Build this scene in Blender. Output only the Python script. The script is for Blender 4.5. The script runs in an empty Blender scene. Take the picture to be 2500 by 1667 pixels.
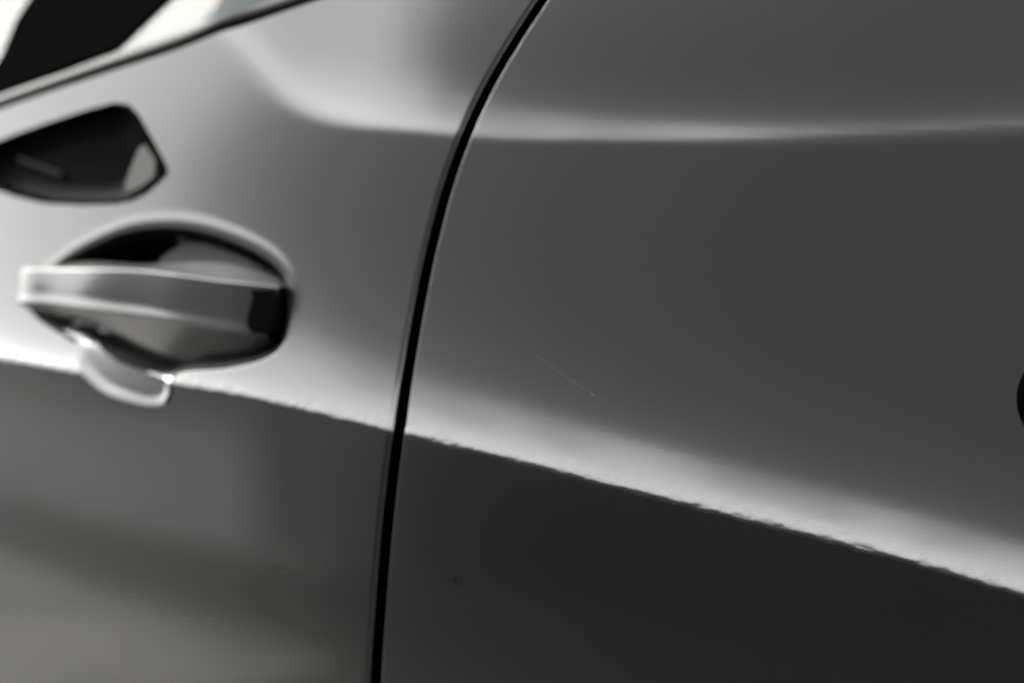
import bpy, bmesh, math
import numpy as np
from mathutils import Vector

# ---------------------------------------------------------------- camera, sky, sun, exposure
scn = bpy.context.scene
COL = scn.collection
R = math.radians
cam_d = bpy.data.cameras.new('camera'); cam = bpy.data.objects.new('camera', cam_d); COL.objects.link(cam)
scn.camera = cam
cam.location = (0.3098, -0.5366, 0.8816)
cam.rotation_euler = (R(88.0), 0, R(30.0))
cam_d.sensor_width = 36; cam_d.lens = 50; cam_d.clip_start = .02; cam_d.clip_end = 3000
cam_d.dof.use_dof = True; cam_d.dof.focus_distance = .575; cam_d.dof.aperture_fstop = 3.6

CLOUD = 16.0
SUN_EL, SUN_AZ = 33, -85           # degrees; azimuth from the car's outward side (-y), negative = towards its nose
w = bpy.data.worlds.new('World'); scn.world = w; w.use_nodes = True
nt = w.node_tree; bg = nt.nodes['Background']
sky = nt.nodes.new('ShaderNodeTexSky'); sky.sky_type = 'NISHITA'; sky.sun_disc = False
sky.sun_elevation = R(SUN_EL); sky.sun_rotation = R(180 - SUN_AZ)
sky.air_density = 1.0; sky.dust_density = 4.0; sky.ozone_density = 1.0
hs = nt.nodes.new('ShaderNodeHueSaturation'); hs.inputs['Saturation'].default_value = .12
# even overcast layer, three times brighter overhead than at the horizon as real cloud cover is
tcw = nt.nodes.new('ShaderNodeTexCoord'); sp3 = nt.nodes.new('ShaderNodeSeparateXYZ'); nt.links.new(tcw.outputs['Generated'], sp3.inputs[0])
el = nt.nodes.new('ShaderNodeMapRange'); el.inputs[1].default_value = 0; el.inputs[2].default_value = 1; el.inputs[3].default_value = CLOUD / 3; el.inputs[4].default_value = CLOUD
nt.links.new(sp3.outputs[2], el.inputs[0])
cl = nt.nodes.new('ShaderNodeMix'); cl.data_type = 'RGBA'; cl.inputs[0].default_value = .6
nt.links.new(sky.outputs[0], hs.inputs['Color']); nt.links.new(hs.outputs[0], cl.inputs[6]); nt.links.new(el.outputs[0], cl.inputs[7]); nt.links.new(cl.outputs[2], bg.inputs[0])
bg.inputs[1].default_value = .12
sd = bpy.data.lights.new('sun', 'SUN'); sd.energy = 1.0; sd.angle = R(25); sd.color = (1, .96, .9)
so = bpy.data.objects.new('sun', sd); COL.objects.link(so)
sv = Vector((math.sin(R(SUN_AZ)) * math.cos(R(SUN_EL)), -math.cos(R(SUN_AZ)) * math.cos(R(SUN_EL)), math.sin(R(SUN_EL))))
so.rotation_euler = sv.to_track_quat('Z', 'Y').to_euler()
scn.view_settings.view_transform = 'Standard'; scn.view_settings.look = 'None'
scn.view_settings.exposure = 1.25; scn.view_settings.gamma = 1

# ---------------------------------------------------------------- materials
PAINT = (.15, .15, .15); PROUGH = .20; PWIDE = .37
GLASS = (.22, .258, .247, 1)
CONC = (.29, .285, .265); ASPH = (.008, .008, .008); WALLC = (.13, .128, .125); FARC = (.5, .5, .497)

def mat(name, color, rough=.5, metal=0, coat=0, coat_rough=.03, spec=.5, bump=None, vary=None):
    m = bpy.data.materials.new(name); m.use_nodes = True; n = m.node_tree; b = n.nodes['Principled BSDF']
    b.inputs['Base Color'].default_value = (*color, 1); b.inputs['Roughness'].default_value = rough
    b.inputs['Metallic'].default_value = metal; b.inputs['Coat Weight'].default_value = coat
    b.inputs['Coat IOR'].default_value = 1.55; b.inputs['Coat Roughness'].default_value = coat_rough; b.inputs['Specular IOR Level'].default_value = spec
    tc = n.nodes.new('ShaderNodeTexCoord')
    if vary:
        sc, lo, hi = vary
        t = n.nodes.new('ShaderNodeTexNoise'); t.inputs['Scale'].default_value = sc; t.inputs['Detail'].default_value = 6
        r = n.nodes.new('ShaderNodeMapRange'); r.inputs[1].default_value = .3; r.inputs[2].default_value = .7
        r.inputs[3].default_value = lo; r.inputs[4].default_value = hi
        x = n.nodes.new('ShaderNodeMix'); x.data_type = 'RGBA'; x.blend_type = 'MULTIPLY'; x.inputs[0].default_value = 1
        x.inputs[6].default_value = (*color, 1)
        n.links.new(tc.outputs['Object'], t.inputs['Vector']); n.links.new(t.outputs[0], r.inputs[0])
        n.links.new(r.outputs[0], x.inputs[7]); n.links.new(x.outputs[2], b.inputs['Base Color'])
    if bump:
        sc, dist = bump
        t = n.nodes.new('ShaderNodeTexNoise'); t.inputs['Scale'].default_value = sc; t.inputs['Detail'].default_value = 2
        u = n.nodes.new('ShaderNodeBump'); u.inputs['Distance'].default_value = dist; u.inputs['Strength'].default_value = 1
        n.links.new(tc.outputs['Object'], t.inputs['Vector']); n.links.new(t.outputs[0], u.inputs['Height'])
        n.links.new(u.outputs[0], b.inputs['Normal'])
        if coat: n.links.new(u.outputs[0], b.inputs['Coat Normal'])
    return m
def paint_mat():
    """dark silver metallic base under clear lacquer with orange peel and a little settled dust"""
    m = bpy.data.materials.new('paint'); m.use_nodes = True; n = m.node_tree; n.nodes.clear()
    n.nodes.new('ShaderNodeOutputMaterial').name = 'Material Output'; tc = n.nodes.new('ShaderNodeTexCoord')
    t = n.nodes.new('ShaderNodeTexNoise'); t.inputs['Scale'].default_value = 300; t.inputs['Detail'].default_value = 2
    u = n.nodes.new('ShaderNodeBump'); u.inputs['Distance'].default_value = 6e-6; u.inputs['Strength'].default_value = 1
    n.links.new(tc.outputs['Object'], t.inputs['Vector']); n.links.new(t.outputs[0], u.inputs['Height'])
    base = n.nodes.new('ShaderNodeBsdfGlossy'); base.distribution = 'BECKMANN'; base.inputs['Roughness'].default_value = PROUGH
    # fine flake: tiny cells a little lighter or darker than their neighbours
    fl = n.nodes.new('ShaderNodeTexVoronoi'); fl.inputs['Scale'].default_value = 2600; n.links.new(tc.outputs['Object'], fl.inputs['Vector'])
    fs = n.nodes.new('ShaderNodeSeparateColor'); n.links.new(fl.outputs['Color'], fs.inputs[0])
    fr = n.nodes.new('ShaderNodeMapRange'); fr.inputs[3].default_value = .96; fr.inputs[4].default_value = 1.04; n.links.new(fs.outputs[0], fr.inputs[0])
    fm = n.nodes.new('ShaderNodeMix'); fm.data_type = 'RGBA'; fm.blend_type = 'MULTIPLY'; fm.inputs[0].default_value = 1; fm.inputs[6].default_value = (*PAINT, 1)
    n.links.new(fr.outputs[0], fm.inputs[7]); n.links.new(fm.outputs[2], base.inputs[0])
    wide = n.nodes.new('ShaderNodeBsdfGlossy'); wide.distribution = 'BECKMANN'; wide.inputs['Roughness'].default_value = PWIDE; n.links.new(fm.outputs[2], wide.inputs[0])
    both = n.nodes.new('ShaderNodeMixShader'); both.inputs[0].default_value = .5; n.links.new(base.outputs[0], both.inputs[1]); n.links.new(wide.outputs[0], both.inputs[2])
    coat = n.nodes.new('ShaderNodeBsdfGlossy'); coat.inputs['Roughness'].default_value = .11; n.links.new(u.outputs[0], coat.inputs['Normal'])
    fz = n.nodes.new('ShaderNodeFresnel'); fz.inputs[0].default_value = 1.9; n.links.new(u.outputs[0], fz.inputs['Normal'])
    b = n.nodes.new('ShaderNodeMixShader'); n.links.new(fz.outputs[0], b.inputs[0]); n.links.new(both.outputs[0], b.inputs[1]); n.links.new(coat.outputs[0], b.inputs[2])
    v = n.nodes.new('ShaderNodeTexVoronoi'); v.inputs['Scale'].default_value = 95; v.inputs['Randomness'].default_value = 1
    c = n.nodes.new('ShaderNodeMath'); c.operation = 'LESS_THAN'; c.inputs[1].default_value = .022
    n.links.new(tc.outputs['Object'], v.inputs['Vector']); n.links.new(v.outputs['Distance'], c.inputs[0])
    s = n.nodes.new('ShaderNodeSeparateColor'); n.links.new(v.outputs['Color'], s.inputs[0])
    g = n.nodes.new('ShaderNodeMath'); g.operation = 'GREATER_THAN'; g.inputs[1].default_value = .55; n.links.new(s.outputs[0], g.inputs[0])
    a = n.nodes.new('ShaderNodeMath'); a.operation = 'MULTIPLY'; n.links.new(c.outputs[0], a.inputs[0]); n.links.new(g.outputs[0], a.inputs[1])
    k = n.nodes.new('ShaderNodeMath'); k.operation = 'MULTIPLY'; k.inputs[1].default_value = .35; n.links.new(a.outputs[0], k.inputs[0])
    d = n.nodes.new('ShaderNodeBsdfDiffuse'); d.inputs[0].default_value = (.3, .29, .27, 1)
    x = n.nodes.new('ShaderNodeMixShader'); o = n.nodes['Material Output']
    n.links.new(k.outputs[0], x.inputs[0]); n.links.new(b.outputs[0], x.inputs[1]); n.links.new(d.outputs[0], x.inputs[2]); n.links.new(x.outputs[0], o.inputs[0])
    return m
def glass_mat():
    m = bpy.data.materials.new('tinted_glass'); m.use_nodes = True; n = m.node_tree; n.nodes.clear()
    o = n.nodes.new('ShaderNodeOutputMaterial'); t = n.nodes.new('ShaderNodeBsdfTransparent'); t.inputs[0].default_value = GLASS
    g = n.nodes.new('ShaderNodeBsdfGlossy'); g.inputs['Roughness'].default_value = .01
    f = n.nodes.new('ShaderNodeValue'); f.outputs[0].default_value = .05
    x = n.nodes.new('ShaderNodeMixShader'); n.links.new(f.outputs[0], x.inputs[0]); n.links.new(t.outputs[0], x.inputs[1]); n.links.new(g.outputs[0], x.inputs[2])
    n.links.new(x.outputs[0], o.inputs[0]); return m

M = dict(
    paint=paint_mat(), glass=glass_mat(),
    rubber=mat('black_rubber', (.008, .008, .008), .6, spec=.2),
    void=mat('black_jamb', (.002, .002, .002), .9, spec=.0),
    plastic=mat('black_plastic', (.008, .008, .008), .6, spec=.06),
    gloss=mat('gloss_black', (.004, .004, .004), .3, spec=.008),
    pillar=mat('pillar_black', (.004, .004, .004), .6, spec=0),
    glint_patch=mat('grey_glint', (.05, .05, .047), .5, .8),
    streak=mat('dull_black', (.008, .008, .008), .6, spec=.06),
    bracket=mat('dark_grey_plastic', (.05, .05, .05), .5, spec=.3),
    satin=mat('satin_trim', (.042, .042, .042), .45, 1.0),
    lock=mat('lock_black', (.002, .002, .002), .3, spec=.06),
    scratch=mat('bare_scratch', (.13, .13, .13), .7, 0),
    grime=mat('grime', (.008, .008, .008), .9, spec=.1),
    ground=mat('asphalt', ASPH, .9, vary=(6, .8, 1.2)),
    pale=mat('pale_concrete', (.42, .41, .39), .9, vary=(1.2, .7, 1.2)),
    shadeconc=mat('shaded_concrete', (.035, .034, .032), .9, vary=(1.4, .6, 1.3)),
    paving=mat('paving', (.06, .059, .056), .9, vary=(2, .8, 1.15)),
    conc=mat('concrete', CONC, .9, vary=(1.6, .5, 1.35)),
    wall=mat('dark_brick', WALLC, .85, vary=(2.5, .8, 1.2)),
    wallpale=mat('grey_render', (.13, .129, .127), .85, vary=(1.2, .85, 1.12)),
    added_plinth=mat('added_dark_plinth', (.03, .03, .03), .8, vary=(3, .8, 1.2)),
    roof=mat('roof_metal', (.30, .30, .30), .8, vary=(1.5, .8, 1.15)),
    bark=mat('bark', (.05, .042, .035), .9, bump=(30, .01)),
    leaf=mat('leaf', (.05, .056, .045), .7, spec=.2),
    lightwall=mat('render_wall', FARC, .9, vary=(.8, .85, 1.1)),
)

# ---------------------------------------------------------------- object helpers
def link(name, me, m=None, parent=None, smooth=False):
    o = bpy.data.objects.new(name, me); COL.objects.link(o)
    if m: me.materials.append(m)
    if parent: o.parent = parent
    if smooth: me.polygons.foreach_set('use_smooth', np.ones(len(me.polygons), bool))
    return o
def from_arrays(name, V, F, m, parent=None, smooth=True):
    me = bpy.data.meshes.new(name); V = np.asarray(V, float); F = np.asarray(F, int)
    me.vertices.add(len(V)); me.vertices.foreach_set('co', V.ravel())
    me.loops.add(F.size); me.loops.foreach_set('vertex_index', F.ravel())
    me.polygons.add(len(F)); me.polygons.foreach_set('loop_start', np.arange(0, F.size, F.shape[1]))
    me.update(calc_edges=True); me.validate()
    return link(name, me, m, parent, smooth)
def strip_grid(name, rows, m, parent=None, smooth=True, closed=False, bevel=0, caps=False):
    """rows: list of equally long lists of points, lofted; bevel softens the hard edges"""
    bm = bmesh.new(); g = [[bm.verts.new(p) for p in r] for r in rows]; n = len(g[0])
    for a, b in zip(g[:-1], g[1:]):
        for i in range(n if closed else n - 1):
            j = (i + 1) % n; bm.faces.new((a[i], a[j], b[j], b[i]))
    if caps:
        ends = [bm.faces.new(g[0][::-1]), bm.faces.new(g[-1])]
        for f in ends:
            for e in f.edges: e.smooth = False
    bmesh.ops.recalc_face_normals(bm, faces=bm.faces)
    me = bpy.data.meshes.new(name); bm.to_mesh(me); bm.free()
    o = link(name, me, m, parent, smooth)
    if bevel:
        b = o.modifiers.new('bevel', 'BEVEL'); b.width = bevel; b.segments = 4; b.limit_method = 'ANGLE'; b.angle_limit = R(28); b.harden_normals = False
    return o
def slab(name, outline, dirn, m, parent=None, bevel=.001):
    """closed outline (3-D points) with thickness dirn behind it"""
    d = Vector(dirn); return strip_grid(name, [[Vector(p) for p in outline], [Vector(p) + d for p in outline]], m, parent, True, True, bevel, True)
def box(name, lo, hi, m, parent=None, bevel=0):
    (a, b, c), (d, e, f) = lo, hi
    return strip_grid(name, [[(a, b, c), (d, b, c), (d, e, c), (a, e, c)], [(a, b, f), (d, b, f), (d, e, f), (a, e, f)]], m, parent, False, True, bevel, True)
def empty(name, loc=(0, 0, 0)):
    o = bpy.data.objects.new(name, None); COL.objects.link(o); o.location = loc; return o

# ---------------------------------------------------------------- body shape (metres; x rearward, y into the car, z up)
def spline(P, n=None, step=0.002):
    """natural cubic through points by chord length -> dense polyline"""
    P=np.asarray(P,float); 
    s=np.r_[0,np.cumsum(np.linalg.norm(np.diff(P,axis=0),axis=1))]
    h=np.diff(s); m=len(P)
    A=np.eye(m); B=np.zeros_like(P)
    for i in range(1,m-1):
        A[i,i-1]=h[i-1]; A[i,i]=2*(h[i-1]+h[i]); A[i,i+1]=h[i]
        B[i]=6*((P[i+1]-P[i])/h[i]-(P[i]-P[i-1])/h[i-1])
    M=np.linalg.solve(A,B)
    n=n or max(2,int(s[-1]/step))
    q=np.linspace(0,s[-1],n); k=np.clip(np.searchsorted(s,q,side='right')-1,0,m-2)
    a=(s[k+1]-q)[:,None]; b=(q-s[k])[:,None]; H=h[k][:,None]
    return (M[k]*a**3+M[k+1]*b**3)/(6*H)+(P[k]/H-M[k]*H/6)*a+(P[k+1]/H-M[k+1]*H/6)*b
def lin(P,x,ax=0):
    """value of the other coordinate along a polyline, linear past its ends"""
    P=np.asarray(P); o=np.argsort(P[:,ax]); X=P[o,ax]; Y=P[o,1-ax]
    y=np.interp(x,X,Y)
    k=min(6,len(X)-1)
    s0=(Y[k]-Y[0])/(X[k]-X[0]); s1=(Y[-1]-Y[-1-k])/(X[-1]-X[-1-k])
    y=np.where(x<X[0],Y[0]+s0*(x-X[0]),y); return np.where(x>X[-1],Y[-1]+s1*(x-X[-1]),y)
def seg_dist(P,x,z,closed=False):
    """unsigned distance and side sign (+ on the left of travel) to a polyline"""
    P=np.asarray(P); 
    if closed: P=np.r_[P,P[:1]]
    best=np.full(np.shape(x),1e9); side=np.zeros(np.shape(x))
    for (ax,az),(bx,bz) in zip(P[:-1],P[1:]):
        dx,dz=bx-ax,bz-az; L=dx*dx+dz*dz
        u=np.clip(((x-ax)*dx+(z-az)*dz)/L,0,1)
        d=np.hypot(x-ax-u*dx,z-az-u*dz); cr=dx*(z-az)-dz*(x-ax)
        m=d<best-1e-9; best=np.where(m,d,best); side=np.where(m,np.sign(cr),side)
    return best,side
def inside(P,x,z):
    r=np.zeros(np.shape(x),bool); P=np.asarray(P)
    for (ax,az),(bx,bz) in zip(P,np.roll(P,-1,axis=0)):
        if az==bz: continue
        c=((az>z)!=(bz>z))&(x<(bx-ax)*(z-az)/(bz-az)+ax); r^=c
    return r
def sp(d,w): return w*np.logaddexp(0,d/w)
def prep(R):
    C={}
    C['crease']=spline(R['crease']); C['shoulder']=spline(R['shoulder'],260); C['gap']=spline(R['gap']); C['belt']=spline(R['belt'],60)
    C['bowl']=spline(list(R['bowl'])+[R['bowl'][0]],140)[:-1]; C['insert']=np.asarray(R['insert'])
    return C
NTAB=np.random.default_rng(11).random((64,64))*2-1
def vnoise(x,z,f):
    """smooth value noise of f cells per metre"""
    u,v=np.asarray(x)*f,np.asarray(z)*f; i,j=np.floor(u).astype(int),np.floor(v).astype(int); a,b=u-i,v-j
    a=a*a*(3-2*a); b=b*b*(3-2*b); g=lambda p,q: NTAB[p%64,q%64]
    return (g(i,j)*(1-a)+g(i+1,j)*a)*(1-b)+(g(i,j+1)*(1-a)+g(i+1,j+1)*a)*b
def ripple(x,z,k):
    """irregular waviness of the lacquered edges"""
    return .5*vnoise(x,z,170*k)+.6*vnoise(x+.37,z,340*k)+.40*vnoise(x+.61,z,620*k)+.5*vnoise(x+.2,z,60*k)
def S(x,z,C,wavy=False):
    """y of the outer skin (smaller y is outward) at x (rearward) and z (up)"""
    x=np.asarray(x,float); z=np.asarray(z,float)
    y=.13*x*x
    if C is None: return y
    t=z-lin(C['crease'],x)
    if wavy: t=t+.00048*ripple(x,z,1.0)*np.exp(-np.abs(t)/.0022)
    m0,m1=.05,.45
    tl=np.minimum(t,0)
    dp=sp(t,.0006)
    k=.5+.5*np.tanh((x-.09)/.12)
    y=y+m0*tl+m1*(np.maximum(tl,-.16)**2/2+np.maximum(tl,-.16)*np.minimum(tl+.16,0))+ .062*dp + (.29+.035*k)*.064*(1-np.exp(-dp/.064)) + .30*.0075*(1-np.exp(-dp/.0075))
    # shoulder: upper side is set back by a fading slope
    d,sg=seg_dist(C['shoulder'],x,z); d=-d*sg
    soft=.5+.5*np.tanh((-.105-x)/.045)
    if wavy: d=d+.00022*ripple(x+.3,z,.8)*np.exp(-np.abs(d)/.002)*(1-soft)
    w=.0007+.0014*soft; Ls=.0115-.003*soft; A=(.175-.05*k)+.72*soft
    y=y+A*Ls*(1-np.exp(-sp(d,w)/Ls))
    return y
RAW = {
 'crease': [(-0.4547, 0.8518), (-0.3441, 0.8446), (-0.2761, 0.8389), (-0.1964, 0.8347), (-0.1157, 0.8258), (-0.0668, 0.8186), (-0.0002, 0.8089), (0.0571, 0.7995), (0.1229, 0.7886), (0.1738, 0.7796), (0.2134, 0.7711), (0.2498, 0.7625)],
 'shoulder': [(0.2436, 0.9422), (0.2057, 0.9428), (0.1474, 0.9433), (0.0833, 0.9449), (0.0224, 0.9487), (-0.0221, 0.9522), (-0.0481, 0.9555), (-0.0832, 0.961), (-0.1209, 0.9693), (-0.1483, 0.9813), (-0.1676, 0.9953), (-0.1848, 1.0095), (-0.2016, 1.0221), (-0.2203, 1.0352), (-0.241, 1.0501)],
 'gap': [(0.0039, 1.0253), (-0.0, 1.02), (-0.0041, 1.0146), (-0.0082, 1.0092), (-0.0123, 1.0038), (-0.0164, 0.9984), (-0.0203, 0.9928), (-0.0241, 0.9873), (-0.0277, 0.9817), (-0.0311, 0.976), (-0.0342, 0.9703), (-0.037, 0.9646), (-0.0394, 0.9587), (-0.0415, 0.9529), (-0.0438, 0.9471), (-0.046, 0.9413), (-0.048, 0.9354), (-0.0498, 0.9296), (-0.0515, 0.9237), (-0.0529, 0.9178), (-0.0543, 0.9119), (-0.0555, 0.906), (-0.0567, 0.9), (-0.0577, 0.8941), (-0.0586, 0.8882), (-0.0594, 0.8823), (-0.0601, 0.8764), (-0.0607, 0.8705), (-0.0612, 0.8646), (-0.0617, 0.8587), (-0.062, 0.8528), (-0.0622, 0.847), (-0.0624, 0.8412), (-0.0624, 0.8354), (-0.0621, 0.8297), (-0.0616, 0.824), (-0.0607, 0.8184), (-0.0612, 0.8127), (-0.062, 0.8068), (-0.0628, 0.801), (-0.0635, 0.7951), (-0.0642, 0.7892), (-0.0649, 0.7834), (-0.0655, 0.7775), (-0.0661, 0.7716), (-0.0667, 0.7657), (-0.0672, 0.7598), (-0.0678, 0.7539), (-0.0683, 0.748), (-0.0688, 0.7421), (-0.0693, 0.7362), (-0.0698, 0.7302), (-0.0703, 0.7243), (-0.0708, 0.7183), (-0.0713, 0.7124), (-0.0718, 0.7064), (-0.0723, 0.7004), (-0.0728, 0.6944), (-0.0732, 0.6884), (-0.0737, 0.6823)],
 'belt': [(-0.4672, 0.9762), (-0.3775, 0.9896), (-0.3182, 0.9982), (-0.2642, 1.0058), (-0.2146, 1.0135), (-0.1744, 1.0225), (-0.136, 1.0288), (-0.1092, 1.0327)],
 'bowl': [(-0.3156, 0.8934), (-0.3006, 0.9015), (-0.2819, 0.9085), (-0.2583, 0.9147), (-0.2317, 0.9166), (-0.2056, 0.9144), (-0.1835, 0.9093), (-0.1649, 0.9032), (-0.1502, 0.896), (-0.1415, 0.8881), (-0.1372, 0.8773), (-0.1364, 0.8645), (-0.1381, 0.8559), (-0.1458, 0.8498), (-0.1601, 0.8456), (-0.1792, 0.8427), (-0.1979, 0.8411), (-0.2032, 0.8388), (-0.2035, 0.8327), (-0.2064, 0.825), (-0.2139, 0.8211), (-0.2242, 0.8204), (-0.2414, 0.8233), (-0.2579, 0.8277), (-0.2692, 0.8337), (-0.2773, 0.8412), (-0.2813, 0.8508), (-0.2908, 0.8553), (-0.3087, 0.8613), (-0.3242, 0.8679), (-0.3327, 0.8762), (-0.3273, 0.8866)],
 'insert': [(-0.3921, 0.9671), (-0.3592, 0.9733), (-0.3279, 0.9784), (-0.2981, 0.9828), (-0.2759, 0.9851), (-0.2652, 0.9833), (-0.2578, 0.978), (-0.2452, 0.9634), (-0.2335, 0.9491), (-0.2324, 0.9449), (-0.2373, 0.9413), (-0.2473, 0.9352), (-0.2572, 0.9317), (-0.2709, 0.9303), (-0.2997, 0.9308), (-0.3302, 0.9329), (-0.3546, 0.9373), (-0.3716, 0.9416), (-0.3892, 0.946)],
}
C = prep(RAW)
P = {
 'grip_TB': [(-0.348, 0.0333, 0.8907), (-0.3432, 0.033, 0.8959), (-0.3291, 0.0322, 0.897), (-0.2912, 0.0289, 0.898), (-0.2452, 0.0249, 0.8961), (-0.2185, 0.0231, 0.8967), (-0.1836, 0.0216, 0.8963), (-0.1635, 0.021, 0.8931), (-0.1474, 0.0208, 0.8881)],
 'grip_TF': [(-0.349, 0.0323, 0.8902), (-0.337, 0.0251, 0.8935), (-0.3173, 0.0227, 0.8941), (-0.2773, 0.0183, 0.8937), (-0.2266, 0.0142, 0.8921), (-0.2049, 0.0118, 0.8901), (-0.1771, 0.0103, 0.8871), (-0.1546, 0.0104, 0.8853), (-0.1393, 0.0119, 0.8838)],
 'grip_BF': [(-0.3473, 0.0294, 0.8776), (-0.3355, 0.0217, 0.8759), (-0.316, 0.0193, 0.8755), (-0.278, 0.0155, 0.8726), (-0.24, 0.013, 0.8697), (-0.2069, 0.0105, 0.8666), (-0.1763, 0.0091, 0.8632), (-0.1565, 0.0091, 0.8607), (-0.1457, 0.0101, 0.8593)],
 'grip_U': [(-0.347, 0.031, 0.8761), (-0.3399, 0.0279, 0.8737), (-0.3154, 0.0255, 0.8665), (-0.2834, 0.0236, 0.8615), (-0.2516, 0.0211, 0.8524), (-0.2218, 0.0198, 0.8413), (-0.1848, 0.0184, 0.8426), (-0.1609, 0.0174, 0.8475), (-0.1457, 0.0167, 0.8556)],
 'lock': [(-0.1549, 0.014, 0.8834), (-0.1537, 0.0133, 0.8795), (-0.1557, 0.0122, 0.874), (-0.157, 0.011, 0.8686), (-0.1566, 0.0099, 0.8639), (-0.1533, 0.0093, 0.8614), (-0.1464, 0.009, 0.8606), (-0.1409, 0.009, 0.8607), (-0.14, 0.0113, 0.8709), (-0.1414, 0.0137, 0.8829)],
 'pad': [(-0.2471, 0.0158, 0.8858), (-0.2426, 0.0158, 0.8867), (-0.2275, 0.0147, 0.8853), (-0.2222, 0.014, 0.883), (-0.2206, 0.0122, 0.8748), (-0.2232, 0.0117, 0.8721), (-0.2397, 0.0127, 0.8729), (-0.2456, 0.0136, 0.8756)],
 'bracket': [(-0.245, 0.0345, 0.8939), (-0.2388, 0.0354, 0.9009), (-0.2229, 0.0359, 0.9091), (-0.208, 0.0349, 0.9079), (-0.1855, 0.0331, 0.902), (-0.1666, 0.0314, 0.895), (-0.1541, 0.0299, 0.8882), (-0.1957, 0.0311, 0.8884), (-0.2278, 0.0329, 0.8905)],
 'blob': [(-0.2976, 0.0415, 0.9047), (-0.2229, 0.0378, 0.9089), (-0.2275, 0.0239, 0.847), (-0.2553, 0.0385, 0.9019)],
 'blackpoly': [(-0.3048, 0.0215, 0.8652), (-0.2809, 0.018, 0.8574), (-0.2744, 0.0175, 0.8568), (-0.2644, 0.0151, 0.8509), (-0.2493, 0.0119, 0.8446), (-0.2344, 0.0096, 0.841), (-0.2206, 0.0084, 0.8396), (-0.2077, 0.0085, 0.8406), (-0.2077, 0.0111, 0.8468), (-0.2469, 0.0199, 0.8712)],
 'scoopline': [(-0.2966, 0.0202, 0.8619), (-0.2694, 0.0178, 0.8585), (-0.2457, 0.0147, 0.8525), (-0.2221, 0.0109, 0.8449), (-0.2038, 0.0082, 0.8401)],
 'cap': [(0.2264, 0.0276, 0.8418)],
 'capedge': [(0.2071, 0.0256, 0.8412), (0.2258, 0.0306, 0.8624)],
 'scratch': [(0.0008, 0.0149, 0.8553), (0.0082, 0.0143, 0.8509), (0.0196, 0.0133, 0.8443), (0.0285, 0.0127, 0.8397), (0.0307, 0.0125, 0.8385)],
 'nick': [(0.0331, 0.0123, 0.8372)],
 'smudge': [(-0.0271, -0.0021, 0.7529), (-0.0318, -0.002, 0.7577), (-0.0197, -0.0011, 0.787), (-0.0243, -0.0022, 0.7507), (0.0056, -0.0025, 0.7338)],
 'specks': [(-0.0171, 0.0241, 0.9171), (0.038, 0.0346, 0.9969), (0.0107, 0.0311, 0.9663), (0.0552, 0.0344, 0.9878), (0.0437, 0.0262, 0.9214), (0.0597, 0.0337, 0.9776), (0.0086, 0.0346, 1.0047), (0.114, 0.0257, 0.8888), (0.108, 0.022, 0.8655), (-0.0683, -0.0006, 0.7913), (-0.0034, -0.0003, 0.8038)],
 'pillar': [(-0.4229, 0.0646, 0.9945), (-0.3971, 0.0629, 0.9995), (-0.3446, 0.0598, 1.0094), (-0.293, 0.0571, 1.0182), (-0.2759, 0.0604, 1.0312), (-0.2581, 0.064, 1.0452), (-0.24, 0.0684, 1.061), (-0.3893, 0.0951, 1.0829), (-0.4009, 0.0893, 1.0641), (-0.4078, 0.0848, 1.0505), (-0.4102, 0.0778, 1.0321), (-0.4166, 0.0716, 1.0143)],
 'trimtop': [(-0.3774, 0.0462, 0.9942), (-0.3257, 0.0425, 1.0042), (-0.2816, 0.0399, 1.0133), (-0.2463, 0.038, 1.0202), (-0.2144, 0.0367, 1.0259), (-0.1808, 0.0413, 1.0329), (-0.1602, 0.0423, 1.0381)],
 'trimtop_gap': [0.0046, 0.0071, 0.0099, 0.012, 0.0124, 0.0118, 0.013],
 'streak': [(-0.3624, 0.0417, 0.9592), (-0.3428, 0.0395, 0.9536), (-0.3214, 0.0371, 0.9475)],
 'glint_patch': [(-0.2529, 0.0342, 0.962), (-0.2418, 0.0325, 0.9524), (-0.2408, 0.0314, 0.9429), (-0.2503, 0.0312, 0.9372), (-0.2623, 0.0316, 0.9343), (-0.2638, 0.0325, 0.9411), (-0.2608, 0.0336, 0.9519), (-0.2575, 0.0343, 0.9603)],
}
def zbelt(x): return lin(C['belt'], x)

# ---------------------------------------------------------------- setting
def sheet(name, x0, y0, x1, y1, z, m):
    return from_arrays(name, [(x0, y0, z), (x1, y0, z), (x1, y1, z), (x0, y1, z)], [(0, 1, 2, 3)], m, None, False)
g = sheet('ground', -400, -400, 400, 400, 0, M['ground']); g['kind'] = 'structure'
def flat(name, x0, y0, x1, y1, m, h=.02):
    o = box(name, (x0, y0, -.1), (x1, y1, h), m, None, .006); o['kind'] = 'structure'; return o
flat('pavement', -16, -2.02, -1.75, 3.0, M['conc'])
flat('shaded_pavement', -1.745, -2.02, 14, 3.0, M['shadeconc'], .016)  # darker slab: shade beside car and building put into the concrete colour
flat('footpath', -3.0, -3.6, 14, -3.3, M['paving'])
flat('forecourt', -40, -30, -3.01, -3.3, M['pale'])
def under(o, p): o.parent = p; o.matrix_parent_inverse = p.matrix_world.inverted(); return o
bld = empty('building', (4, -3.6, 0)); bld['label'] = 'unseen dark brick building with a sloping end, added to darken the paint reflections'; bld['category'] = 'building'
gw = empty('added_low_wall', (-7, -3.5, 0)); gw['label'] = 'unseen low pale rendered wall, added to lighten the lower door reflections'; gw['category'] = 'wall'
bpy.context.view_layer.update()
top = [(14, 2.66), (-.2, 2.64), (-1.6, 2.54), (-3.0, 2.38), (-4.4, 2.2), (-5.8, 1.9), (-7.4, 1.5)]  # unseen building; roofline shaped to grade the tones mirrored in the paint
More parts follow.
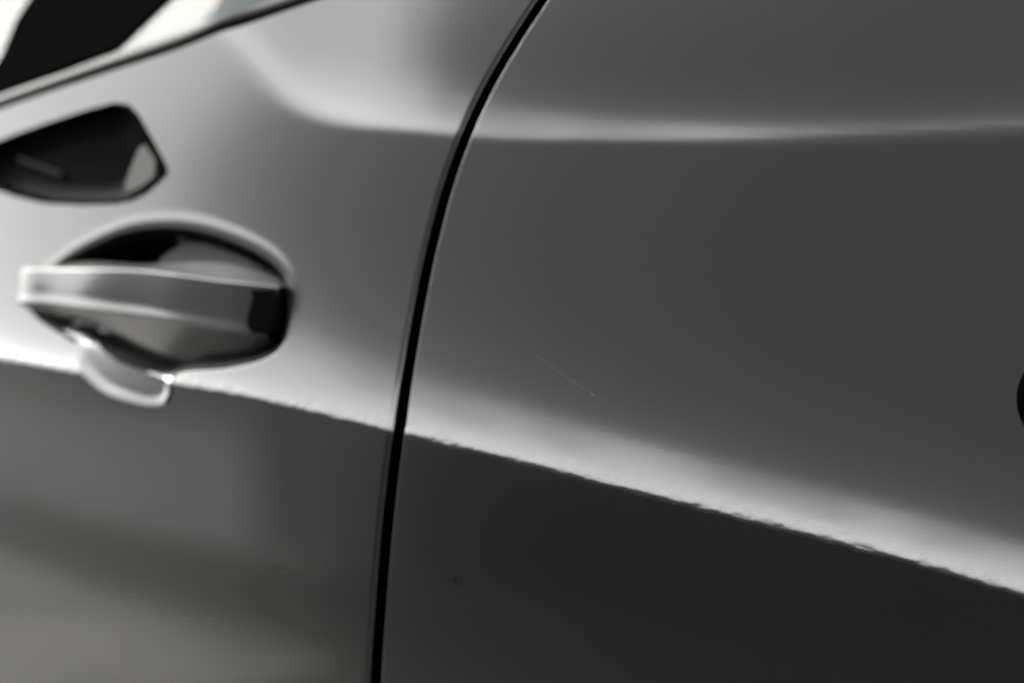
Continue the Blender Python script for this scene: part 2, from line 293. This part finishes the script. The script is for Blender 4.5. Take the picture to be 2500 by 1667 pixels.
under(slab('wall', [(14, -3.62, 0), (-7.4, -3.62, 0)] + [(x, -3.62, z) for x, z in top[::-1]], (0, -4.5, 0), M['wall'], None, 0), bld)
xs_ = [(-1.8, 2.51)] + [q for q in top if q[0] < -1.9]
under(slab('wall_panel', [(-1.8, -3.6, 0), (-7.4, -3.6, 0)] + [(x, -3.6, z - .01) for x, z in xs_[::-1]], (0, -.025, 0), M['wallpale'], None, 0), bld)  # facing added to grade the wall's mirrored tone along the car
under(box('added_plinth', (-2.6, -3.64, 0), (14, -3.57, .85), M['added_plinth']), bld)  # dark base added so the lower skin mirrors a darker wall foot
under(strip_grid('roof', [[(x, y, z + k) for x, z in top] for y, k in ((-8.1, .02), (-8.1, .18), (-7.4, .30), (-3.5, .10), (-3.5, .004))], M['roof'], None, False, False, 0), bld)  # unseen roof, added as a middle tone between mirrored wall and sky
under(box('wall_panel', (-12, -3.58, 0), (-3.5, -3.40, .72), M['lightwall']), gw)  # unseen low wall, added to lighten what the lower door mirrors
under(box('coping', (-12.05, -3.62, .72), (-3.46, -3.36, .77), M['conc']), gw)
def poplar(x, y, h, rad, n, seed):  # unseen trees, added so thinning leaves blend dark into sky in reflections
    r = np.random.default_rng(seed); t = empty('added_poplar', (x, y, 0))
    t['label'] = 'unseen slender poplar, added to soften the skyline mirrored in the paint'; t['category'] = 'tree'; t['group'] = 'unseen poplars added to soften the mirrored skyline'
    bpy.context.view_layer.update()
    rows = []
    for i, z in enumerate(np.linspace(0, h * .9, 8)):
        q = .13 * (1 - .9 * i / 7); rows.append([(x + .08 * math.sin(i + seed) + q * math.cos(a), y + q * math.sin(a), z) for a in np.linspace(0, 2 * math.pi, 9, endpoint=False)])
    under(strip_grid('trunk', rows, M['bark'], None, True, True, 0, True), t)
    f = 1 - np.sqrt(1 - r.random(n) * .999); f = np.clip(f * 1.0, 0, 1); rr = rad * (1.15 - f) * np.sqrt(r.random(n)); a = r.random(n) * 6.283
    c = np.c_[x + rr * np.cos(a), y + rr * np.sin(a), .8 + (h - .8) * f]
    u = r.normal(size=(n, 3)); u /= np.linalg.norm(u, axis=1)[:, None]; v = np.cross(u, r.normal(size=(n, 3))); v /= np.linalg.norm(v, axis=1)[:, None]
    s = (.035 + .035 * r.random(n))[:, None]
    V = np.stack([c - u * s, c + v * s * .6, c + u * s, c - v * s * .6], 1).reshape(-1, 3)
    under(from_arrays('crown', V, np.arange(4 * n).reshape(n, 4), M['leaf'], None, False), t)
for i, px in enumerate(np.arange(-11.5, 6.6, 1.5)):
    k = min(max((px + 12.5) / 8.0, 0), 1)
    poplar(px + .3 * math.sin(i * 2.3), -9.2 + .5 * math.cos(i * 1.7), 2.8 + 6.8 * k, 1.3, int(800 + 3000 * k), 20 + i)

# ---------------------------------------------------------------- the car
car = empty('car', (0, .1, 0))
car['label'] = 'dark silver car seen close up along its side at the door handle'
car['category'] = 'car'
def part(o, parent=None):
    o.parent = parent or car; o.matrix_parent_inverse = (parent or car).matrix_world.inverted(); return o
bpy.context.view_layer.update()
car.matrix_world = car.matrix_world

def graded(first, grow, top, end):
    r = [0.]; s = first
    while r[-1] < end: r.append(r[-1] + s); s = min(s * grow, top)
    return np.array(r)
GW = .0036                                             # half of the shut gap
def panel(side, far, lip):
    """one skin: side -1 = door (in front of the gap), +1 = quarter panel"""
    n1 = graded(.0003, 1.12, .0015, .10); n2 = -np.r_[graded(.0003, 1.12, .0015, .22), np.linspace(.235, .55, 16)][1:][::-1]
    t = np.r_[n2, n1[n1 < .10]]                       # then up to the belt line, scaled
    off = np.r_[graded(lip / 3, 1.15, .0009, .30), ]
    off = off[off < .30]; off = np.r_[off, .30 + graded(.002, 1.3, .05, far - .30)[1:]]
    na = 6
    TT, OO = np.meshgrid(t, off, indexing='ij')
    up = np.linspace(0, 1, 72)[1:]; UU, O2 = np.meshgrid(up, off, indexing='ij')
    def solve(fz, O):
        z = np.full(O.shape, .85); x = O * side
        for _ in range(14):
            x = lin(C['gap'], z, 1) + side * (GW + lip + O); z = .4 * z + .6 * fz(x)
        return x, z
    x1, z1 = solve(lambda x: lin(C['crease'], x) + TT, OO)
    x2, z2 = solve(lambda x: lin(C['crease'], x) + .10 + UU * (zbelt(x) - lin(C['crease'], x) - .10 + (0.0 if side < 0 else .02)), O2)
    # seam between the two blocks is continuous: last row of block 1 sits just under t = .10
    X = np.r_[x1, x2]; Z = np.r_[z1, z2]
    Y = S(X, Z, C, True)
    jit = 0
    return X, Y, Z, off, na
def bowl_depth(X, Z):
    d, sg = seg_dist(C['bowl'], X, Z, True); ins = inside(C['bowl'], X, Z); d = np.where(ins, d, -d)
    below = np.clip((lin(np.array([(a, c) for a, b, c in P['scoopline']]), X) + .004 - Z) / .010, 0, 1) * np.clip((X + .305) / .01, 0, 1) * np.clip((-.198 - X) / .008, 0, 1)
    u = np.clip((d + .0006 + .0014 * below) / (.0165 + .010 * below), 0, 1)
    return d, (.027 - .0256 * below) * u * u * (3 - 2 * u) - (.0003 * np.clip((Z - .872) / .012, 0, 1) + .0000 * below) * np.exp(-((d + .0032) / .0024) ** 2)
def poly_in(key, X, Z): return inside(np.array([(a, c) for a, b, c in P[key]]), X, Z)
def quads(nr, nc):
    a = np.arange(nr * nc).reshape(nr, nc)
    return np.stack([a[:-1, :-1], a[1:, :-1], a[1:, 1:], a[:-1, 1:]], -1).reshape(-1, 4)
def hem(X, Y, Z, side, lip):
    """extra columns that roll the edge at the gap into the jamb"""
    k = 7; ang = np.linspace(0, np.pi / 2, k)[1:]
    hx = [X[:, :1] - side * lip * np.sin(a) for a in ang[::-1]]; hy = [Y[:, :1] + lip * (1 - np.cos(a)) for a in ang[::-1]]
    wx = hx[0]; wy = hy[0] + .012
    Xn = np.concatenate([wx] + hx + [X], 1); Yn = np.concatenate([wy] + hy + [Y], 1); Zn = np.concatenate([Z[:, :1]] * k + [Z], 1)
    return Xn, Yn, Zn
def insert_cut(X, Z):
    c = np.mean(C['insert'], 0); return inside(C['insert'] , X, Z)

# door skin with the handle bowl pressed into it
X, Y, Z, off, na = panel(-1, .85, .0022)
d, dep = bowl_depth(X, Z); Y = Y + dep
# the finger scoop under the grip is a flat shallow dish
bw = np.clip((lin(np.array([(a, c) for a, b, c in P['scoopline']]), X) - .0018 - Z) / .006, 0, 1) * np.clip((X + .303) / .016, 0, 1) * np.clip((-.200 - X) / .012, 0, 1)
bw = bw * np.clip((d + .0006) / .0075, 0, 1) ** 1.2; bw = bw * bw * (3 - 2 * bw)
Y = Y * (1 - bw) + bw * (S(X, X * 0 + .824, C) + .0009 + .20 * (Z - .824))
X, Y, Z = hem(X, Y, Z, -1, .0022)
F = quads(*X.shape); V = np.stack([X, Y, Z], -1).reshape(-1, 3)
fx = V[F, 0].mean(1); fz = V[F, 2].mean(1)
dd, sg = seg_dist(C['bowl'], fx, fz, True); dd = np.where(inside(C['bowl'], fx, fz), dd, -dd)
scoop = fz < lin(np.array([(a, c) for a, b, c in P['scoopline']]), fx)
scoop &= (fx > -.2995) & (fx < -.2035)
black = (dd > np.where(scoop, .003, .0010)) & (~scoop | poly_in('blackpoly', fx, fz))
ins = insert_cut(fx, fz)
def submesh(keep):
    f = F[keep]; u, inv = np.unique(f, return_inverse=True); return V[u], inv.reshape(f.shape)
door = part(from_arrays('door', *submesh(~black & ~ins), M['paint']))
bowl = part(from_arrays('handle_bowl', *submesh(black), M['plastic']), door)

# quarter panel
X, Y, Z, off, na = panel(1, .75, .0005)
Xc, Yc, Zc = P['cap'][0]
X, Y, Z = hem(X, Y, Z, 1, .0005)
F = quads(*X.shape)[:, ::-1]; V = np.stack([X, Y, Z], -1).reshape(-1, 3)
quarter = part(from_arrays('quarter_panel', V, F[:, ::-1][:, ::-1], M['paint']))

# dark jamb behind the gap, and the closed inner shell behind the skins
zz = np.linspace(.5, 1.12, 60); gx = lin(C['gap'], zz, 1)
part(strip_grid('door_jamb', [[(x - .03, float(S(x, z, C)) + .013, z), (x + .03, float(S(x, z, C)) + .013, z)] for x, z in zip(gx, zz)], M['void']))
xs = np.linspace(-.9, .72, 60)
rows = []
for q in (-.55, -.20, 0, .5, .97):
    rows.append([(x, float(S(x, (lin(C['crease'], x) + (q if q < 0 else q * (zbelt(x) - lin(C['crease'], x)))), C)) + .075, float(lin(C['crease'], x) + (q if q < 0 else q * (zbelt(x) - lin(C['crease'], x))))) for x in xs])
part(strip_grid('inner_shell', rows, M['void']))
# --- handle grip: sections TB, TF, M, BF, U lofted along the handle, closed at the back
def sm(key, n=44): 
    Q = np.array(P[key]); return spline(Q, n)
tb, tf, bf, uu = (sm('grip_' + k) for k in ('TB', 'TF', 'BF', 'U'))
def fillet(pts, rad):
    """cross-section polyline with its inner corners rounded"""
    out = [pts[0]]
    for p, q, s, r in zip(pts[:-2], pts[1:-1], pts[2:], rad):
        u, v = p - q, s - q; lu, lv = np.linalg.norm(u), np.linalg.norm(v); k = min(r, .45 * lu, .45 * lv)
        a, b = q + u / max(lu, 1e-9) * k, q + v / max(lv, 1e-9) * k
        out += [a * (1 - w) ** 2 + 2 * q * w * (1 - w) + b * w * w for w in (0, .25, .5, .75, 1)]
    return out + [pts[-1]]
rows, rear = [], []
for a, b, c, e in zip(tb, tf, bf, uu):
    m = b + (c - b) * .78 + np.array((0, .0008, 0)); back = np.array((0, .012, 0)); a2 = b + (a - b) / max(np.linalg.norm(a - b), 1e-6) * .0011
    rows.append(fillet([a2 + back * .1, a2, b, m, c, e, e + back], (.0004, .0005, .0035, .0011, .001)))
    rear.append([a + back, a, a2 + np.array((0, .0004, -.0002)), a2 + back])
handle = part(strip_grid('door_handle', rows, M['paint'], None, True, True, 0, True), door)
part(strip_grid('grip_shade_backing', rear, M['bracket'], None, False, True, .0006, True), door)  # backing's dark grey also stands in for the bowl roof mirrored in it
def on_face(key, proud):
    """outline points laid on the handle's front face"""
    r = []
    for x, y, z in P[key]:
        i = int(np.argmin(np.abs((tb * 0 + (tf + bf) / 2)[:, 0] - x))); a, b = tf[i], bf[i]
        k = min(max((a[2] - z) / (a[2] - b[2]), 0), 1); r.append(np.array((x, a[1] + (b[1] - a[1]) * k + .0016 * min(k / .8, 1 if k < .8 else (1 - k) * 5) - proud, z)))
    return r
part(slab('touch_pad', on_face('pad', .00012), (0, .003, 0), M['paint'], None, .0003), door)
part(slab('lock_cover', on_face('lock', .0026), (0, .008, 0), M['lock'], None, .0010), door)
br = [np.array(p) for p in P['bracket']]
part(slab('handle_bracket', br, (0, .006, 0), M['bracket'], None, .0015), door)
def capsule(name, c, ax, L, r, m, parent):
    bm = bmesh.new(); bmesh.ops.create_uvsphere(bm, u_segments=20, v_segments=12, radius=r)
    for v in bm.verts: v.co.x += math.copysign(L / 2, v.co.x) if abs(v.co.x) > 1e-6 else 0
    me = bpy.data.meshes.new(name); bm.to_mesh(me); bm.free(); o = link(name, me, m, None, True)
    o.location = c; o.rotation_euler = (0, ax, 0); return part(o, parent)
bl = P['blob']
capsule('handle_pivot', bl[0], -.2, .004, .0028, M['satin'], door)
capsule('handle_pivot', bl[1], .15, .007, .0024, M['satin'], door)

# --- rubber seal round the bowl, except along the finger scoop
bp = C['bowl']; tg = np.roll(bp, -1, 0) - np.roll(bp, 1, 0); tg /= np.linalg.norm(tg, axis=1)[:, None]; nin = np.c_[-tg[:, 1], tg[:, 0]]
if not inside(bp, *(bp[5] + nin[5] * .004)): nin = -nin
sl = lin(np.array([(a, c) for a, b, c in P['scoopline']]), bp[:, 0]); keep = ~((bp[:, 1] < sl) & (bp[:, 0] < -.2075) & (bp[:, 0] > -.284))
k0 = int(np.argmax(~keep)); order = [(k0 + i) % len(bp) for i in range(len(bp))]; order = [i for i in order if keep[i]]
rg = []
for off_, lift in ((-.0004, .0004), (.0000, -.0004), (.0012, -.0006), (.0030, .0002), (.0042, .0016)):
    q = bp + nin * off_; rg.append([(q[i, 0], float(S(q[i, 0], q[i, 1], C)) + float(bowl_depth(q[i:i+1, 0], q[i:i+1, 1])[1][0]) + lift, q[i, 1]) for i in order])
part(strip_grid('bowl_seal', rg, M['rubber']), door)
# --- belt trim, glass, pillar
xs = np.linspace(-.9, .06, 120); zb = zbelt(xs); yb = S(xs, zb, C)
prof = [(0, .012), (.0003, .004), (.0012, .0005), (.0022, -.0002), (.005, -.0003), (.0076, .0006), (.0092, .0030), (.0096, .009)]
part(strip_grid('window_trim', [[(x, y + py, z + .0005 + pz) for x, y, z in zip(xs, yb, zb)] for pz, py in prof], M['satin']), door)
def pane(name, x0, x1, z0, z1, dy, m, thick=.004, parent=None):
    xx = np.linspace(x0, x1, 40); r = []
    for k, dz in ((0, z0), (0, z1), (1, z1), (1, z0)):
        r.append([(x, float(S(x, zbelt(x), C)) + dy + .40 * dz + k * thick, float(zbelt(x)) + dz) for x in xx])
    return part(strip_grid(name, r, m, None, True), parent)
pane('window_glass', -.9, .05, .004, .30, .010, M['glass'], .004)
pil = [np.array(p) for p in P['pillar']]
up_ = pil[6] - pil[3]; up_ *= .20 / up_[2]                          # carried on up along its rake to the roof
pil[6] = pil[6] + up_; pil[7] = pil[7] + up_ * ((pil[6][2] - pil[7][2]) / up_[2])
part(slab('door_pillar', [p + np.array((0, -.002, 0)) for p in pil], (0, .011, 0), M['pillar'], None, .003))

# --- gloss black pointed insert under the belt line
ip = C['insert']; n = len(ip); cc = ip.mean(0)
def ring(f, dy): 
    q = cc + (ip - cc) * f; return [(x, float(S(x, z, C)) + dy, z) for x, z in q]
ins_o = part(strip_grid('insert_panel', [ring(1.03, -.0002), ring(1.012, -.0016), ring(.985, -.0014), ring(.95, .0035), ring(.90, .0060), ring(.45, .0066), ring(.02, .0068)], M['gloss'], None, True, True, 0, False), door)
part(slab('glint_patch', [p + np.array((0, .0012 - .0012 + .14 * (p[2] - .935), 0)) for p in [np.array(p) for p in P['glint_patch']]], (0, .004, 0), M['glint_patch'], None, .0012), ins_o)  # grey patch stands in for a light reflection in the black insert

rb = [np.array(p) for p in P['streak']]
part(strip_grid('glint_streak', [[p + np.array((.0, 0.0058 + .0022 * math.cos(k), .0026 * math.sin(k))) * (1, 1, 1) for k in np.linspace(0, 6.283, 10, endpoint=False)] for p in rb], M['streak'], None, True, True, 0, True), ins_o)  # added bar stands in for a faint reflected streak in the insert
# --- round black cap at the right, marks on the lacquer
cx, cy, cz = P['cap'][0]; rr = .0200
prof = [(rr, .003), (rr, -.0006), (rr * .97, -.0012), (rr * .5, -.0016), (rr * .02, -.0017)]
part(strip_grid('round_cap', [[(cx + r * math.cos(a), float(S(cx + r * math.cos(a), cz + r * math.sin(a), C)) + dy, cz + r * math.sin(a)) for a in np.linspace(0, 2 * math.pi, 64, endpoint=False)] for r, dy in prof], M['void'], None, True, True, 0, True), quarter)
def mark(name, pts, wd, m, parent):
    q = spline(np.array([(a, c) for a, b, c in pts]), 30); r = []
    wv = wd * (.35 + .65 * np.abs(np.sin(np.arange(30) * 1.9))) * np.sin(np.linspace(.15, 3.0, 30)) ** .5
    tn = np.gradient(q, axis=0); tn /= np.linalg.norm(tn, axis=1)[:, None]; nn = np.c_[-tn[:, 1], tn[:, 0]]
    a, b = q + nn * wv[:, None], q - nn * wv[:, None]
    return part(strip_grid(name, [[(x, float(S(x, z, C)) - .00006, z) for x, z in s] for s in (a, q, b)], m), parent)
mark('scratch', P['scratch'], .00010, M['scratch'], quarter)
nx, ny, nz = P['nick'][0]; mark('paint_nick', [(nx - .0011, 0, nz + .0008), (nx, 0, nz), (nx + .0009, 0, nz - .0006)], .00028, M['scratch'], quarter)
rng = np.random.default_rng(5)
def blot(name, x, z, r, m, parent):
    a = np.linspace(0, 2 * math.pi, 9, endpoint=False); q = r * (.6 + .7 * rng.random(9))
    return part(strip_grid(name, [[(x + k * q[i] * math.cos(a[i]), float(S(x, z, C)) - .00005, z + k * q[i] * math.sin(a[i])) for i in range(9)] for k in (1, .4)], m, None, True, True, 0, True), parent)
for i, (x, y, z) in enumerate(P['specks']):
    blot('dust_speck', x, z, (.00022 if i == 0 else .00013), M['scratch'], quarter if x > -.05 else door)
x0, y0, z0 = P['smudge'][0]
for k in range(26):
    dx, dz = rng.normal(0, .0016), rng.normal(0, .0010); blot('grime_speck', x0 + dx, z0 + dz, .00012 + .00022 * rng.random(), M['grime'], quarter)
for k in (1, 2, 4):
    blot('grime_speck', P['smudge'][k][0], P['smudge'][k][2], .00022, M['grime'], quarter)
